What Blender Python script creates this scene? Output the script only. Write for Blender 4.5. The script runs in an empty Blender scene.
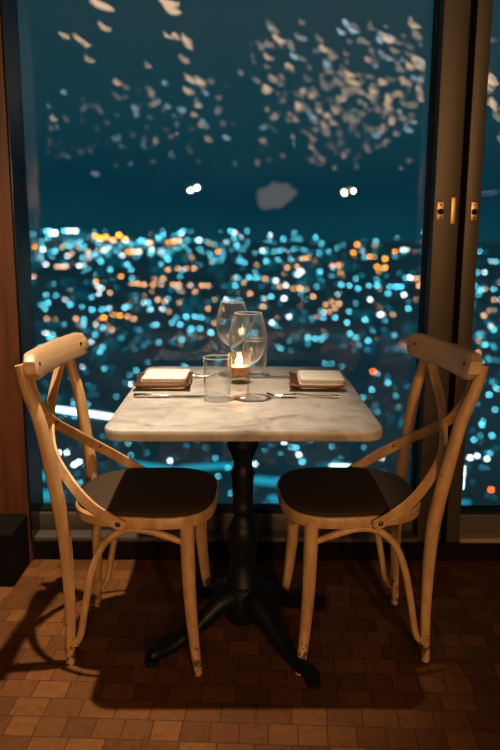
import bpy, bmesh, math, random
from mathutils import Vector, Matrix, noise as mnoise

# ------------------------------------------------------------------ scene, camera, world, light
sc = bpy.context.scene
COL = sc.collection
R = math.radians
H = 1.226                      # eye height
PITCH, ROLL, FPX = 10.97, 0.23, 722.0

cam_d = bpy.data.cameras.new('camera')
cam = bpy.data.objects.new('camera', cam_d)
COL.objects.link(cam)
cam.matrix_world = (Matrix.Translation((0, 0, H)) @ Matrix.Rotation(R(90 - PITCH), 4, 'X')
                    @ Matrix.Rotation(R(ROLL), 4, 'Z'))
cam_d.sensor_fit = 'VERTICAL'
cam_d.sensor_height = 36.0
cam_d.sensor_width = 24.0
cam_d.lens = FPX / 750.0 * 36.0
cam_d.clip_start = 0.05
cam_d.clip_end = 9000
cam_d.dof.use_dof = True
cam_d.dof.focus_distance = 2.08
cam_d.dof.aperture_fstop = 1.75
sc.camera = cam

sc.view_settings.view_transform = 'Standard'
sc.view_settings.look = 'None'
sc.view_settings.gamma = 1.0
sc.view_settings.use_curve_mapping = False
sc.view_settings.exposure = 0.0
sc.cycles.caustics_reflective = False
sc.cycles.caustics_refractive = False
sc.cycles.max_bounces = 10
sc.cycles.transparent_max_bounces = 24
sc.cycles.sample_clamp_indirect = 14.0
sc.cycles.use_denoising = True
sc.cycles.denoising_prefilter = 'ACCURATE'
sc.cycles.use_adaptive_sampling = False
sc.cycles.filter_width = 1.15

# night sky: teal, a touch brighter just above the city
world = bpy.data.worlds.new('night_sky')
sc.world = world
world.use_nodes = True
wt = world.node_tree
wt.nodes.clear()
w_out = wt.nodes.new('ShaderNodeOutputWorld')
w_bg = wt.nodes.new('ShaderNodeBackground')
w_tc = wt.nodes.new('ShaderNodeTexCoord')
w_sep = wt.nodes.new('ShaderNodeSeparateXYZ')
w_rmp = wt.nodes.new('ShaderNodeValToRGB')
w_noise = wt.nodes.new('ShaderNodeTexNoise')
w_noise.inputs['Scale'].default_value = 5.0
w_noise.inputs['Detail'].default_value = 3.0
w_add = wt.nodes.new('ShaderNodeMath'); w_add.operation = 'MULTIPLY_ADD'
w_add.inputs[1].default_value = 0.10
wt.links.new(w_tc.outputs['Generated'], w_noise.inputs['Vector'])
wt.links.new(w_tc.outputs['Generated'], w_sep.inputs[0])
wt.links.new(w_noise.outputs['Fac'], w_add.inputs[0])
wt.links.new(w_sep.outputs['Z'], w_add.inputs[2])
wt.links.new(w_add.outputs[0], w_rmp.inputs['Fac'])
cr = w_rmp.color_ramp
cr.elements[0].position = 0.03; cr.elements[0].color = (0.0042, 0.046, 0.068, 1)
cr.elements[1].position = 0.40; cr.elements[1].color = (0.0130, 0.043, 0.056, 1)
e = cr.elements.new(0.10); e.color = (0.0020, 0.030, 0.047, 1)
e = cr.elements.new(0.20); e.color = (0.0065, 0.042, 0.057, 1)
wt.links.new(w_rmp.outputs['Color'], w_bg.inputs['Color'])
w_bg.inputs['Strength'].default_value = 1.0
wt.links.new(w_bg.outputs[0], w_out.inputs['Surface'])


def spot(name, loc, target, power, color, angle, blend, radius):
    d = bpy.data.lights.new(name, 'SPOT')
    d.energy = power; d.color = color; d.spot_size = R(angle); d.spot_blend = blend
    d.shadow_soft_size = radius
    o = bpy.data.objects.new(name, d)
    COL.objects.link(o)
    o.location = loc
    o.rotation_euler = (Vector(target) - Vector(loc)).to_track_quat('-Z', 'Y').to_euler()
    return o


def bulb(name, loc, power, color, radius):
    d = bpy.data.lights.new(name, 'POINT')
    d.energy = power; d.color = color; d.shadow_soft_size = radius
    o = bpy.data.objects.new(name, d)
    COL.objects.link(o)
    o.location = loc
    return o


# a recessed ceiling spot nearly over the table, and two pairs of amber lamps further back in the room
spot('ceiling_spot', (-0.17, 1.93, 3.42), (-0.66, 2.05, 0.0), 620, (1.0, 0.80, 0.60), 45, 1.0, 0.035)
for lx, lz, pw, col in ((1.07, 1.70, 130, (1.0, 0.52, 0.18)), (1.17, 1.72, 130, (1.0, 0.52, 0.18)), (-0.69, 1.71, 66, (1.0, 0.60, 0.29)), (-0.61, 1.74, 66, (1.0, 0.60, 0.29))):
    bulb('room_lamp', (lx, -3.0, lz), pw, col, 0.012)

# ------------------------------------------------------------------ helpers
_mats = {}


def new_mat(name):
    m = bpy.data.materials.new(name)
    m.use_nodes = True
    return m, m.node_tree, m.node_tree.nodes['Principled BSDF']


def plain(name, col, rough=0.5, metal=0.0, var=0.12, scale=14.0, stretch=(1, 1, 1), bump=0.0, spec=0.5, coat=0.0):
    """Principled surface whose colour wanders a little with object-space noise."""
    if name in _mats:
        return _mats[name]
    m, t, b = new_mat(name)
    tc = t.nodes.new('ShaderNodeTexCoord')
    mp = t.nodes.new('ShaderNodeMapping'); mp.inputs['Scale'].default_value = stretch
    n = t.nodes.new('ShaderNodeTexNoise'); n.inputs['Scale'].default_value = scale; n.inputs['Detail'].default_value = 5
    mx = t.nodes.new('ShaderNodeMix'); mx.data_type = 'RGBA'
    mx.inputs['A'].default_value = (*[c * (1 - var) for c in col], 1)
    mx.inputs['B'].default_value = (*[min(1, c * (1 + var)) for c in col], 1)
    t.links.new(tc.outputs['Object'], mp.inputs['Vector'])
    t.links.new(mp.outputs['Vector'], n.inputs['Vector'])
    t.links.new(n.outputs['Fac'], mx.inputs['Factor'])
    t.links.new(mx.outputs['Result'], b.inputs['Base Color'])
    b.inputs['Roughness'].default_value = rough
    b.inputs['Metallic'].default_value = metal
    b.inputs['Specular IOR Level'].default_value = spec
    b.inputs['Coat Weight'].default_value = coat
    if bump:
        bp = t.nodes.new('ShaderNodeBump'); bp.inputs['Strength'].default_value = bump
        bp.inputs['Distance'].default_value = 0.002
        t.links.new(n.outputs['Fac'], bp.inputs['Height'])
        t.links.new(bp.outputs['Normal'], b.inputs['Normal'])
    _mats[name] = m
    return m


def wood(name, dark, light, stretch, scale=9.0, rough=0.42, worn=None, coat=0.1):
    """Streaky grain; 'worn' adds dark scuffs low down, where shoes have hit the legs."""
    m, t, b = new_mat(name)
    tc = t.nodes.new('ShaderNodeTexCoord')
    mp = t.nodes.new('ShaderNodeMapping'); mp.inputs['Scale'].default_value = stretch
    n = t.nodes.new('ShaderNodeTexNoise'); n.inputs['Scale'].default_value = scale
    n.inputs['Detail'].default_value = 7; n.inputs['Roughness'].default_value = 0.62
    rp = t.nodes.new('ShaderNodeValToRGB')
    rp.color_ramp.elements[0].position = 0.32; rp.color_ramp.elements[0].color = (*dark, 1)
    rp.color_ramp.elements[1].position = 0.66; rp.color_ramp.elements[1].color = (*light, 1)
    t.links.new(tc.outputs['Object'], mp.inputs['Vector'])
    t.links.new(mp.outputs['Vector'], n.inputs['Vector'])
    t.links.new(n.outputs['Fac'], rp.inputs['Fac'])
    col = rp.outputs['Color']
    if worn:
        n2 = t.nodes.new('ShaderNodeTexNoise'); n2.inputs['Scale'].default_value = 60; n2.inputs['Detail'].default_value = 4
        t.links.new(tc.outputs['Object'], n2.inputs['Vector'])
        sp = t.nodes.new('ShaderNodeSeparateXYZ'); t.links.new(tc.outputs['Object'], sp.inputs[0])
        mr = t.nodes.new('ShaderNodeMapRange')
        mr.inputs['From Min'].default_value = 0.0; mr.inputs['From Max'].default_value = worn
        mr.inputs['To Min'].default_value = 0.14; mr.inputs['To Max'].default_value = -0.12
        t.links.new(sp.outputs['Z'], mr.inputs['Value'])
        ad = t.nodes.new('ShaderNodeMath'); ad.operation = 'ADD'
        t.links.new(n2.outputs['Fac'], ad.inputs[0]); t.links.new(mr.outputs['Result'], ad.inputs[1])
        r2 = t.nodes.new('ShaderNodeValToRGB')
        r2.color_ramp.elements[0].position = 0.55; r2.color_ramp.elements[0].color = (0, 0, 0, 1)
        r2.color_ramp.elements[1].position = 0.64; r2.color_ramp.elements[1].color = (1, 1, 1, 1)
        t.links.new(ad.outputs[0], r2.inputs['Fac'])
        mx = t.nodes.new('ShaderNodeMix'); mx.data_type = 'RGBA'
        t.links.new(r2.outputs['Color'], mx.inputs['Factor'])
        t.links.new(col, mx.inputs['A']); mx.inputs['B'].default_value = (*[c * 0.28 for c in dark], 1)
        col = mx.outputs['Result']
    t.links.new(col, b.inputs['Base Color'])
    b.inputs['Roughness'].default_value = rough
    b.inputs['Coat Weight'].default_value = coat
    b.inputs['Coat Roughness'].default_value = 0.3
    bp = t.nodes.new('ShaderNodeBump'); bp.inputs['Strength'].default_value = 0.15; bp.inputs['Distance'].default_value = 0.001
    t.links.new(n.outputs['Fac'], bp.inputs['Height']); t.links.new(bp.outputs['Normal'], b.inputs['Normal'])
    return m


def glow(name, col, strength, sample=True):
    m = bpy.data.materials.new(name); m.use_nodes = True
    t = m.node_tree; t.nodes.clear()
    o = t.nodes.new('ShaderNodeOutputMaterial'); e = t.nodes.new('ShaderNodeEmission')
    e.inputs['Color'].default_value = (*col, 1); e.inputs['Strength'].default_value = strength
    t.links.new(e.outputs[0], o.inputs['Surface'])
    if not sample:                                      # too far off to light the room: found by paths alone
        m.cycles.emission_sampling = 'NONE'
    return m


def clear_glass(name, tint=(1, 1, 1), base=0.04, edge=0.75, power=3.0, rough=0.0, haze=0.35):
    """Thin clear glass: transparent seen straight on, mirror-like and whitened towards its rims to paint their bright highlights."""
    m = bpy.data.materials.new(name); m.use_nodes = True
    t = m.node_tree; t.nodes.clear()
    o = t.nodes.new('ShaderNodeOutputMaterial')
    tr = t.nodes.new('ShaderNodeBsdfTransparent'); tr.inputs['Color'].default_value = (*tint, 1)
    gl = t.nodes.new('ShaderNodeBsdfGlossy'); gl.inputs['Roughness'].default_value = rough
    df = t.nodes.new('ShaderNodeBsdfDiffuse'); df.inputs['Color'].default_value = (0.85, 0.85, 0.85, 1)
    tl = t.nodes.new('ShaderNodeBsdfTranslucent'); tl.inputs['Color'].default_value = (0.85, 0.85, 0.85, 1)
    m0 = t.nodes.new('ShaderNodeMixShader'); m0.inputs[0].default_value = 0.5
    m1 = t.nodes.new('ShaderNodeMixShader'); m1.inputs[0].default_value = haze  # share of white scatter that paints the bright edges
    lw = t.nodes.new('ShaderNodeLayerWeight'); lw.inputs['Blend'].default_value = 0.5
    pw = t.nodes.new('ShaderNodeMath'); pw.operation = 'POWER'; pw.inputs[1].default_value = power
    ma = t.nodes.new('ShaderNodeMath'); ma.operation = 'MULTIPLY_ADD'
    ma.inputs[1].default_value = edge; ma.inputs[2].default_value = base
    mx = t.nodes.new('ShaderNodeMixShader')
    t.links.new(df.outputs[0], m0.inputs[1]); t.links.new(tl.outputs[0], m0.inputs[2])
    t.links.new(gl.outputs[0], m1.inputs[1]); t.links.new(m0.outputs[0], m1.inputs[2])
    t.links.new(lw.outputs['Facing'], pw.inputs[0]); t.links.new(pw.outputs[0], ma.inputs[0])
    t.links.new(ma.outputs[0], mx.inputs[0]); t.links.new(tr.outputs[0], mx.inputs[1]); t.links.new(m1.outputs[0], mx.inputs[2])
    t.links.new(mx.outputs[0], o.inputs['Surface'])
    return m


def obj(name, bm, mat, parent=None, smooth=True, loc=None, sharp=40):
    me = bpy.data.meshes.new(name)
    bmesh.ops.recalc_face_normals(bm, faces=bm.faces)
    bm.to_mesh(me); bm.free()
    if mat:
        me.materials.append(mat)
    if smooth:
        me.polygons.foreach_set('use_smooth', [True] * len(me.polygons))
        me.set_sharp_from_angle(angle=R(sharp))
    o = bpy.data.objects.new(name, me)
    COL.objects.link(o)
    if parent:
        o.parent = parent
    if loc:
        o.location = loc
    return o


def tag(o, label, cat, group=None, kind=None):
    o['label'] = label; o['category'] = cat
    if group: o['group'] = group
    if kind: o['kind'] = kind
    return o


def thing(name, label, cat, loc=(0, 0, 0), rz=0.0, group=None):
    o = bpy.data.objects.new(name, None)
    COL.objects.link(o)
    o.empty_display_size = 0.1
    o.location = loc; o.rotation_euler = (0, 0, rz)
    return tag(o, label, cat, group)


def struct(name, bm, mat, parent=None, smooth=False):
    o = obj(name, bm, mat, parent, smooth)
    if parent is None:
        o['kind'] = 'structure'
    return o


def copy_tree(o, parent=None):
    c = o.copy(); COL.objects.link(c)
    if parent:
        c.parent = parent
    for ch in [x for x in bpy.data.objects if x.parent == o]:
        copy_tree(ch, c)
    return c


def box(bm, x0, x1, y0, y1, z0, z1, bevel=0.0, seg=2):
    b2 = bmesh.new()
    bmesh.ops.create_cube(b2, size=1.0)
    for v in b2.verts:
        v.co = Vector(((x0 + x1) / 2 + v.co.x * (x1 - x0), (y0 + y1) / 2 + v.co.y * (y1 - y0), (z0 + z1) / 2 + v.co.z * (z1 - z0)))
    if bevel:
        bmesh.ops.bevel(b2, geom=b2.edges[:], offset=bevel, segments=seg, affect='EDGES', profile=0.6)
    merge(bm, b2)
    return bm


def merge(bm, b2, mtx=None):
    if mtx is not None:
        b2.transform(mtx)
    me = bpy.data.meshes.new('tmp'); b2.to_mesh(me); b2.free()
    bm.from_mesh(me); bpy.data.meshes.remove(me)


def catmull(pts, n=8):
    """Smooth curve through points; each point may carry extra numbers (radii)."""
    P = [list(p) for p in pts]
    P = [[2 * a - b for a, b in zip(P[0], P[1])]] + P + [[2 * a - b for a, b in zip(P[-1], P[-2])]]
    out = []
    for i in range(1, len(P) - 2):
        for k in range(n):
            t = k / n
            out.append([0.5 * (2 * b + (c - a) * t + (2 * a - 5 * b + 4 * c - d) * t * t + (-a + 3 * b - 3 * c + d) * t ** 3)
                        for a, b, c, d in zip(P[i - 1], P[i], P[i + 1], P[i + 2])])
    out.append(P[-2])
    return out


def tube(bm, pts, seg=14, n=8, squash=None):
    """Round rod through (x,y,z,radius) points with closed rounded ends."""
    C = catmull(pts, n) if n else [list(p) for p in pts]
    V = [Vector(c[:3]) for c in C]
    up = Vector((0.13, 0.31, 0.94)).normalized()
    rings = []
    prev = None
    for i, v in enumerate(V):
        d = (V[min(i + 1, len(V) - 1)] - V[max(i - 1, 0)]).normalized()
        if prev is None:
            a = d.cross(up)
            if a.length < 1e-3:
                a = d.cross(Vector((1, 0, 0)))
            a.normalize()
        else:
            a = (prev - d * prev.dot(d)).normalized()
        prev = a
        b = d.cross(a)
        r = C[i][3]
        rings.append([bm.verts.new(v + a * (r * math.cos(2 * math.pi * k / seg)) + b * (r * math.sin(2 * math.pi * k / seg))) for k in range(seg)])
    for r0, r1 in zip(rings, rings[1:]):
        for k in range(seg):
            bm.faces.new((r0[k], r0[(k + 1) % seg], r1[(k + 1) % seg], r1[k]))
    bm.faces.new(rings[0][::-1]); bm.faces.new(rings[-1])
    return bm


def ribbon(bm, pts, width, thick, n=8):
    """Flat bent strip through (x,y,z, wx,wy,wz) points; w = direction across the strip."""
    C = catmull(pts, n)
    V = [Vector(c[:3]) for c in C]
    rings = []
    for i, v in enumerate(V):
        d = (V[min(i + 1, len(V) - 1)] - V[max(i - 1, 0)]).normalized()
        w = Vector(C[i][3:6]); w = (w - d * w.dot(d)).normalized()
        nn = d.cross(w)
        h, t = width / 2, thick / 2
        if i in (0, len(V) - 1):
            h *= 0.72
        c = 0.25 * t * 2
        prof = [(h - c, t), (h, t - c), (h, -t + c), (h - c, -t), (-h + c, -t), (-h, -t + c), (-h, t - c), (-h + c, t)]
        rings.append([bm.verts.new(v + w * a + nn * b) for a, b in prof])
    m = 8
    for r0, r1 in zip(rings, rings[1:]):
        for k in range(m):
            bm.faces.new((r0[k], r0[(k + 1) % m], r1[(k + 1) % m], r1[k]))
    bm.faces.new(rings[0][::-1]); bm.faces.new(rings[-1])
    return bm


def lathe(bm, prof, seg=40, closed=False, center=(0, 0, 0)):
    """Turn (r,z) points about z; r=0 ends become poles."""
    rings = []
    for r, z in prof:
        if r < 1e-6:
            rings.append([bm.verts.new((center[0], center[1], center[2] + z))])
        else:
            rings.append([bm.verts.new((center[0] + r * math.cos(2 * math.pi * k / seg), center[1] + r * math.sin(2 * math.pi * k / seg), center[2] + z)) for k in range(seg)])
    pairs = list(zip(rings, rings[1:]))
    if closed:
        pairs.append((rings[-1], rings[0]))
    for a, b in pairs:
        for k in range(seg):
            k2 = (k + 1) % seg
            if len(a) == 1 and len(b) == 1:
                continue
            if len(a) == 1:
                bm.faces.new((a[0], b[k2], b[k]))
            elif len(b) == 1:
                bm.faces.new((a[k], a[k2], b[0]))
            else:
                bm.faces.new((a[k], a[k2], b[k2], b[k]))
    return bm


def smooth_prof(pts, n=6):
    return [tuple(p) for p in catmull(pts, n)]


def rounded_rect(hx, hy, r, seg=8):
    out = []
    for cx, cy, a0 in ((hx - r, hy - r, 0), (-hx + r, hy - r, 90), (-hx + r, -hy + r, 180), (hx - r, -hy + r, 270)):
        for k in range(seg + 1):
            a = R(a0 + 90 * k / seg)
            out.append((cx + r * math.cos(a), cy + r * math.sin(a)))
    return out


def stack(bm, loops):
    """Skin a pile of equal-length 3-D loops, capped at both ends."""
    rings = [[bm.verts.new(p) for p in L] for L in loops]
    m = len(rings[0])
    for a, b in zip(rings, rings[1:]):
        for k in range(m):
            bm.faces.new((a[k], a[(k + 1) % m], b[(k + 1) % m], b[k]))
    bm.faces.new(rings[0][::-1]); bm.faces.new(rings[-1])
    return bm


def disc_bolt(bm, c, n, r, h):
    n = Vector(n).normalized()
    q = n.to_track_quat('Z', 'Y').to_matrix().to_4x4()
    b2 = bmesh.new()
    lathe(b2, [(0, -h), (r, -h), (r, 0.0), (r * 0.85, h * 0.6), (r * 0.45, h), (0, h * 1.05)], 14)
    merge(bm, b2, Matrix.Translation(c) @ q)


# ------------------------------------------------------------------ materials
M_chair = wood('honey_bentwood', (0.40, 0.215, 0.090), (0.64, 0.40, 0.185), (1.2, 1.2, 0.35), 22, 0.40, worn=0.14)
M_rail = wood('honey_bentwood_rail', (0.45, 0.255, 0.12), (0.63, 0.40, 0.205), (0.5, 0.25, 3.0), 16, 0.40)
M_pad = plain('dark_brown_leather', (0.050, 0.031, 0.017), 0.65, var=0.25, scale=120, bump=0.25, spec=0.12)
M_bolt = plain('dark_steel_bolt', (0.10, 0.075, 0.05), 0.35, 0.9)
M_brass = plain('aged_brass', (0.55, 0.36, 0.16), 0.35, 0.9)
M_iron = plain('black_cast_iron', (0.006, 0.009, 0.012), 0.42, 0.2, var=0.3, scale=40, bump=0.3, spec=0.22)
M_black = plain('black_metal_frame', (0.010, 0.012, 0.014), 0.22, 0.5, var=0.2)
M_gasket = plain('black_rubber', (0.006, 0.006, 0.007), 0.6, spec=0.25)
M_bronze = plain('bronze_aluminium', (0.075, 0.060, 0.043), 0.45, 0.5, var=0.10, scale=60, stretch=(1, 1, 0.1))
M_rail_metal = plain('grey_bronze_rail', (0.10, 0.085, 0.070), 0.45, 0.4, var=0.1)
M_sill = plain('gold_sill_edge', (0.34, 0.245, 0.15), 0.5, 0.2, var=0.15)  # golden tone, lighter than the left window's sill strip
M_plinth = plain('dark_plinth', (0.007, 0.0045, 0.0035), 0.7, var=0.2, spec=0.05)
M_pillar = wood('red_brown_pillar_wood', (0.058, 0.015, 0.0045), (0.155, 0.047, 0.014), (6, 6, 0.35), 5, 0.5, coat=0.03)
M_wall = plain('dark_wall_paint', (0.045, 0.035, 0.03), 0.8)
M_ceil = plain('dark_ceiling_paint', (0.035, 0.03, 0.028), 0.85)
M_napkin = plain('cream_linen', (0.70, 0.65, 0.59), 0.9, var=0.05, scale=200, bump=0.25, spec=0.1)
M_tray = wood('copper_brown_tray', (0.06, 0.022, 0.008), (0.16, 0.062, 0.020), (1, 1, 1), 14, 0.28, coat=0.4)
M_steel = plain('polished_steel', (0.62, 0.58, 0.53), 0.16, 1.0, var=0.05)
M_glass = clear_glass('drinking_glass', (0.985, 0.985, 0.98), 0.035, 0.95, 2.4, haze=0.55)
M_rim = clear_glass('glass_rim', (0.95, 0.95, 0.95), 0.35, 0.5, 1.0, haze=0.75)  # extra white, so the rim's highlight is painted in
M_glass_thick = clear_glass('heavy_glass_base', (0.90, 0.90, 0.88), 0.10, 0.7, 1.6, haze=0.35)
M_votive = clear_glass('smoky_amber_glass', (0.86, 0.74, 0.58), 0.06, 0.6, 2.2)
M_wax = plain('warm_wax', (0.88, 0.78, 0.62), 0.5)
M_wax.node_tree.nodes['Principled BSDF'].inputs['Subsurface Weight'].default_value = 0.8
M_wax.node_tree.nodes['Principled BSDF'].inputs['Subsurface Radius'].default_value = (0.03, 0.015, 0.008)
M_wick = plain('burnt_wick', (0.01, 0.008, 0.007), 0.9)
M_flame = glow('candle_flame', (1.0, 0.64, 0.30), 75.0)

# window glass: coated tower glazing, mostly clear, with an even part of mirror
M_pane = bpy.data.materials.new('coated_window_glass'); M_pane.use_nodes = True
_t = M_pane.node_tree; _t.nodes.clear()
_o = _t.nodes.new('ShaderNodeOutputMaterial'); _tr = _t.nodes.new('ShaderNodeBsdfTransparent')
_gl = _t.nodes.new('ShaderNodeBsdfGlossy'); _gl.inputs['Roughness'].default_value = 0.0
_mx = _t.nodes.new('ShaderNodeMixShader'); _mx.inputs[0].default_value = 0.036
_tr.inputs['Color'].default_value = (0.97, 0.99, 1.0, 1)
_t.links.new(_tr.outputs[0], _mx.inputs[1]); _t.links.new(_gl.outputs[0], _mx.inputs[2]); _t.links.new(_mx.outputs[0], _o.inputs['Surface'])

# floor: end-grain wood blocks
M_floor, _t, _b = new_mat('end_grain_block_floor')
_tc = _t.nodes.new('ShaderNodeTexCoord')
_mp = _t.nodes.new('ShaderNodeMapping'); _mp.inputs['Rotation'].default_value = (0, 0, R(2.5)); _mp.inputs['Location'].default_value = (0.02, 0.03, 0)
_br = _t.nodes.new('ShaderNodeTexBrick')
_br.offset = 0.37; _br.squash = 0.8; _br.squash_frequency = 3
_br.inputs['Scale'].default_value = 1.0
_br.inputs['Brick Width'].default_value = 0.092; _br.inputs['Row Height'].default_value = 0.076
_br.inputs['Mortar Size'].default_value = 0.0016; _br.inputs['Mortar Smooth'].default_value = 0.3; _br.inputs['Bias'].default_value = -0.2
_br.inputs['Color1'].default_value = (0.110, 0.041, 0.011, 1)
_br.inputs['Color2'].default_value = (0.200, 0.080, 0.022, 1)
_br.inputs['Mortar'].default_value = (0.045, 0.018, 0.006, 1)
_n = _t.nodes.new('ShaderNodeTexNoise'); _n.inputs['Scale'].default_value = 45; _n.inputs['Detail'].default_value = 6
_n2 = _t.nodes.new('ShaderNodeTexNoise'); _n2.inputs['Scale'].default_value = 3.2; _n2.inputs['Detail'].default_value = 3
_m1 = _t.nodes.new('ShaderNodeMix'); _m1.data_type = 'RGBA'; _m1.blend_type = 'MULTIPLY'; _m1.inputs['Factor'].default_value = 0.75
_rp = _t.nodes.new('ShaderNodeValToRGB')
_rp.color_ramp.elements[0].position = 0.25; _rp.color_ramp.elements[0].color = (0.38, 0.36, 0.34, 1)
_rp.color_ramp.elements[1].position = 0.7; _rp.color_ramp.elements[1].color = (1.15, 1.1, 1.0, 1)
_ad = _t.nodes.new('ShaderNodeMath'); _ad.operation = 'MULTIPLY_ADD'; _ad.inputs[1].default_value = 0.55
_t.links.new(_tc.outputs['Object'], _mp.inputs['Vector'])
for _x in (_br, _n, _n2):
    _t.links.new(_mp.outputs['Vector'], _x.inputs['Vector'])
_h = _t.nodes.new('ShaderNodeMath'); _h.operation = 'MULTIPLY'; _h.inputs[1].default_value = 0.45
_t.links.new(_n2.outputs['Fac'], _h.inputs[0])
_t.links.new(_n.outputs['Fac'], _ad.inputs[0]); _t.links.new(_h.outputs[0], _ad.inputs[2])
_t.links.new(_ad.outputs[0], _rp.inputs['Fac'])
_t.links.new(_br.outputs['Color'], _m1.inputs['A']); _t.links.new(_rp.outputs['Color'], _m1.inputs['B'])
_t.links.new(_m1.outputs['Result'], _b.inputs['Base Color'])
_b.inputs['Roughness'].default_value = 0.6
_b.inputs['Specular IOR Level'].default_value = 0.12
_bp = _t.nodes.new('ShaderNodeBump'); _bp.inputs['Strength'].default_value = 0.4; _bp.inputs['Distance'].default_value = 0.002
_t.links.new(_br.outputs['Fac'], _bp.inputs['Height']); _bp.invert = True
_t.links.new(_bp.outputs['Normal'], _b.inputs['Normal'])

# marble: warm grey stone with faint blotches and veins
M_marble, _t, _b = new_mat('warm_grey_marble')
_tc = _t.nodes.new('ShaderNodeTexCoord')
_n = _t.nodes.new('ShaderNodeTexNoise'); _n.inputs['Scale'].default_value = 6.5; _n.inputs['Detail'].default_value = 9; _n.inputs['Roughness'].default_value = 0.62; _n.inputs['Distortion'].default_value = 1.2
_n2 = _t.nodes.new('ShaderNodeTexNoise'); _n2.inputs['Scale'].default_value = 30; _n2.inputs['Detail'].default_value = 5
_rp = _t.nodes.new('ShaderNodeValToRGB')
_rp.color_ramp.elements[0].position = 0.30; _rp.color_ramp.elements[0].color = (0.27, 0.235, 0.20, 1)
_rp.color_ramp.elements[1].position = 0.60; _rp.color_ramp.elements[1].color = (0.62, 0.575, 0.515, 1)
_e = _rp.color_ramp.elements.new(0.43); _e.color = (0.49, 0.445, 0.39, 1)
_m1 = _t.nodes.new('ShaderNodeMix'); _m1.data_type = 'RGBA'; _m1.blend_type = 'MULTIPLY'; _m1.inputs['Factor'].default_value = 0.35
for _x in (_n, _n2):
    _t.links.new(_tc.outputs['Object'], _x.inputs['Vector'])
_t.links.new(_n.outputs['Fac'], _rp.inputs['Fac'])
_t.links.new(_rp.outputs['Color'], _m1.inputs['A']); _t.links.new(_n2.outputs['Fac'], _m1.inputs['B'])
_t.links.new(_m1.outputs['Result'], _b.inputs['Base Color'])
_b.inputs['Roughness'].default_value = 0.38
_b.inputs['Specular IOR Level'].default_value = 0.4

# ------------------------------------------------------------------ setting: the room
XL, XR, YB, ZC = -9.0, 11.0, -32.0, 3.5
struct('floor', box(bmesh.new(), XL, XR, YB, 2.80, -0.2, 0.0), M_floor)
struct('ceiling', box(bmesh.new(), XL, XR, YB, 2.80, ZC, ZC + 0.15), M_ceil)
struct('wall_left', box(bmesh.new(), XL - 0.15, XL, YB, 2.80, 0, ZC), M_wall)
struct('wall_right', box(bmesh.new(), XR, XR + 0.15, YB, 2.80, 0, ZC), M_wall)
struct('wall_back', box(bmesh.new(), XL, XR, YB - 0.15, YB, 0, ZC), M_wall)
bm = bmesh.new()
box(bm, XL, -1.30, 2.58, 2.80, 0, ZC)
box(bm, 2.55, XR, 2.58, 2.80, 0, ZC)
box(bm, -1.30, 2.55, 2.58, 2.80, 3.25, ZC)
struct('wall_front', bm, M_wall)

# wooden pillar left of the window
pil = struct('pillar_left', box(bmesh.new(), -1.30, -0.826, 2.555, 2.722, 0.0, 3.25, 0.006), M_pillar, smooth=True)
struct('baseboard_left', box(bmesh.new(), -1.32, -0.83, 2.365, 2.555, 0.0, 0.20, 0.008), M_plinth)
struct('plinth_front', box(bmesh.new(), -0.826, 2.55, 2.585, 2.80, 0.0, 0.074, 0.003), M_plinth)

# window 1: the large pane behind the table
w1 = struct('window_1', box(bmesh.new(), -0.826, -0.818, 2.557, 2.722, 0.092, 3.25, 0.002), M_black)      # side frame
obj('bottom_rail', box(bmesh.new(), -0.818, 0.640, 2.655, 2.755, 0.092, 0.160, 0.003), M_rail_metal, w1)
obj('sill_edge', box(bmesh.new(), -0.826, 0.640, 2.585, 2.70, 0.075, 0.0915, 0.002), M_rail_metal, w1)
obj('gasket', box(bmesh.new(), 0.636, 0.642, 2.655, 2.722, 0.16, 3.25), M_gasket, w1)
obj('bottom_gasket', box(bmesh.new(), -0.818, 0.636, 2.672, 2.74, 0.160, 0.171), M_gasket, w1)
obj('glass_pane', box(bmesh.new(), -0.818, 0.636, 2.71, 2.722, 0.171, 3.25), M_pane, w1, smooth=False)

# bronze mullion between the windows
mull = struct('trim_1', box(bmesh.new(), 0.641, 0.730, 2.590, 2.722, 0.075, 3.25, 0.004), M_bronze, smooth=True)
struct('trim_2', box(bmesh.new(), 0.752, 0.803, 2.590, 2.722, 0.075, 3.25, 0.004), M_bronze, smooth=True)
struct('trim_3', box(bmesh.new(), 0.730, 0.752, 2.665, 2.755, 0.075, 3.25), M_gasket)  # groove floor; its shade is put into the black colour

# window 2: the pane at the right edge
w2 = struct('window_2', box(bmesh.new(), 0.803, 2.55, 2.655, 2.755, 0.092, 0.160, 0.003), M_rail_metal)
obj('sill_edge', box(bmesh.new(), 0.803, 2.55, 2.585, 2.70, 0.075, 0.0915, 0.002), M_sill, w2)
obj('bottom_gasket', box(bmesh.new(), 0.803, 2.55, 2.672, 2.74, 0.160, 0.168), M_gasket, w2)
obj('glass_pane', box(bmesh.new(), 0.803, 2.55, 2.71, 2.722, 0.168, 3.25), M_pane, w2, smooth=False)


# window catches on the mullion
def catch(name, x, label):
    t = thing(name, label, 'window catch', (x, 2.590, 1.312), 0, None)
    obj('plate', box(bmesh.new(), -0.011, 0.011, -0.006, 0.0, -0.031, 0.029, 0.0015), M_brass, t)
    b = bmesh.new(); disc_bolt(b, (0, -0.010, -0.003), (0, -1, 0), 0.0105, 0.008)
    obj('knob', b, M_gasket, t)
    for zz in (0.019, -0.024):
        b = bmesh.new(); disc_bolt(b, (0, -0.006, zz), (0, -1, 0), 0.0035, 0.002)
        obj('screw', b, M_bolt, t)


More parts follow.
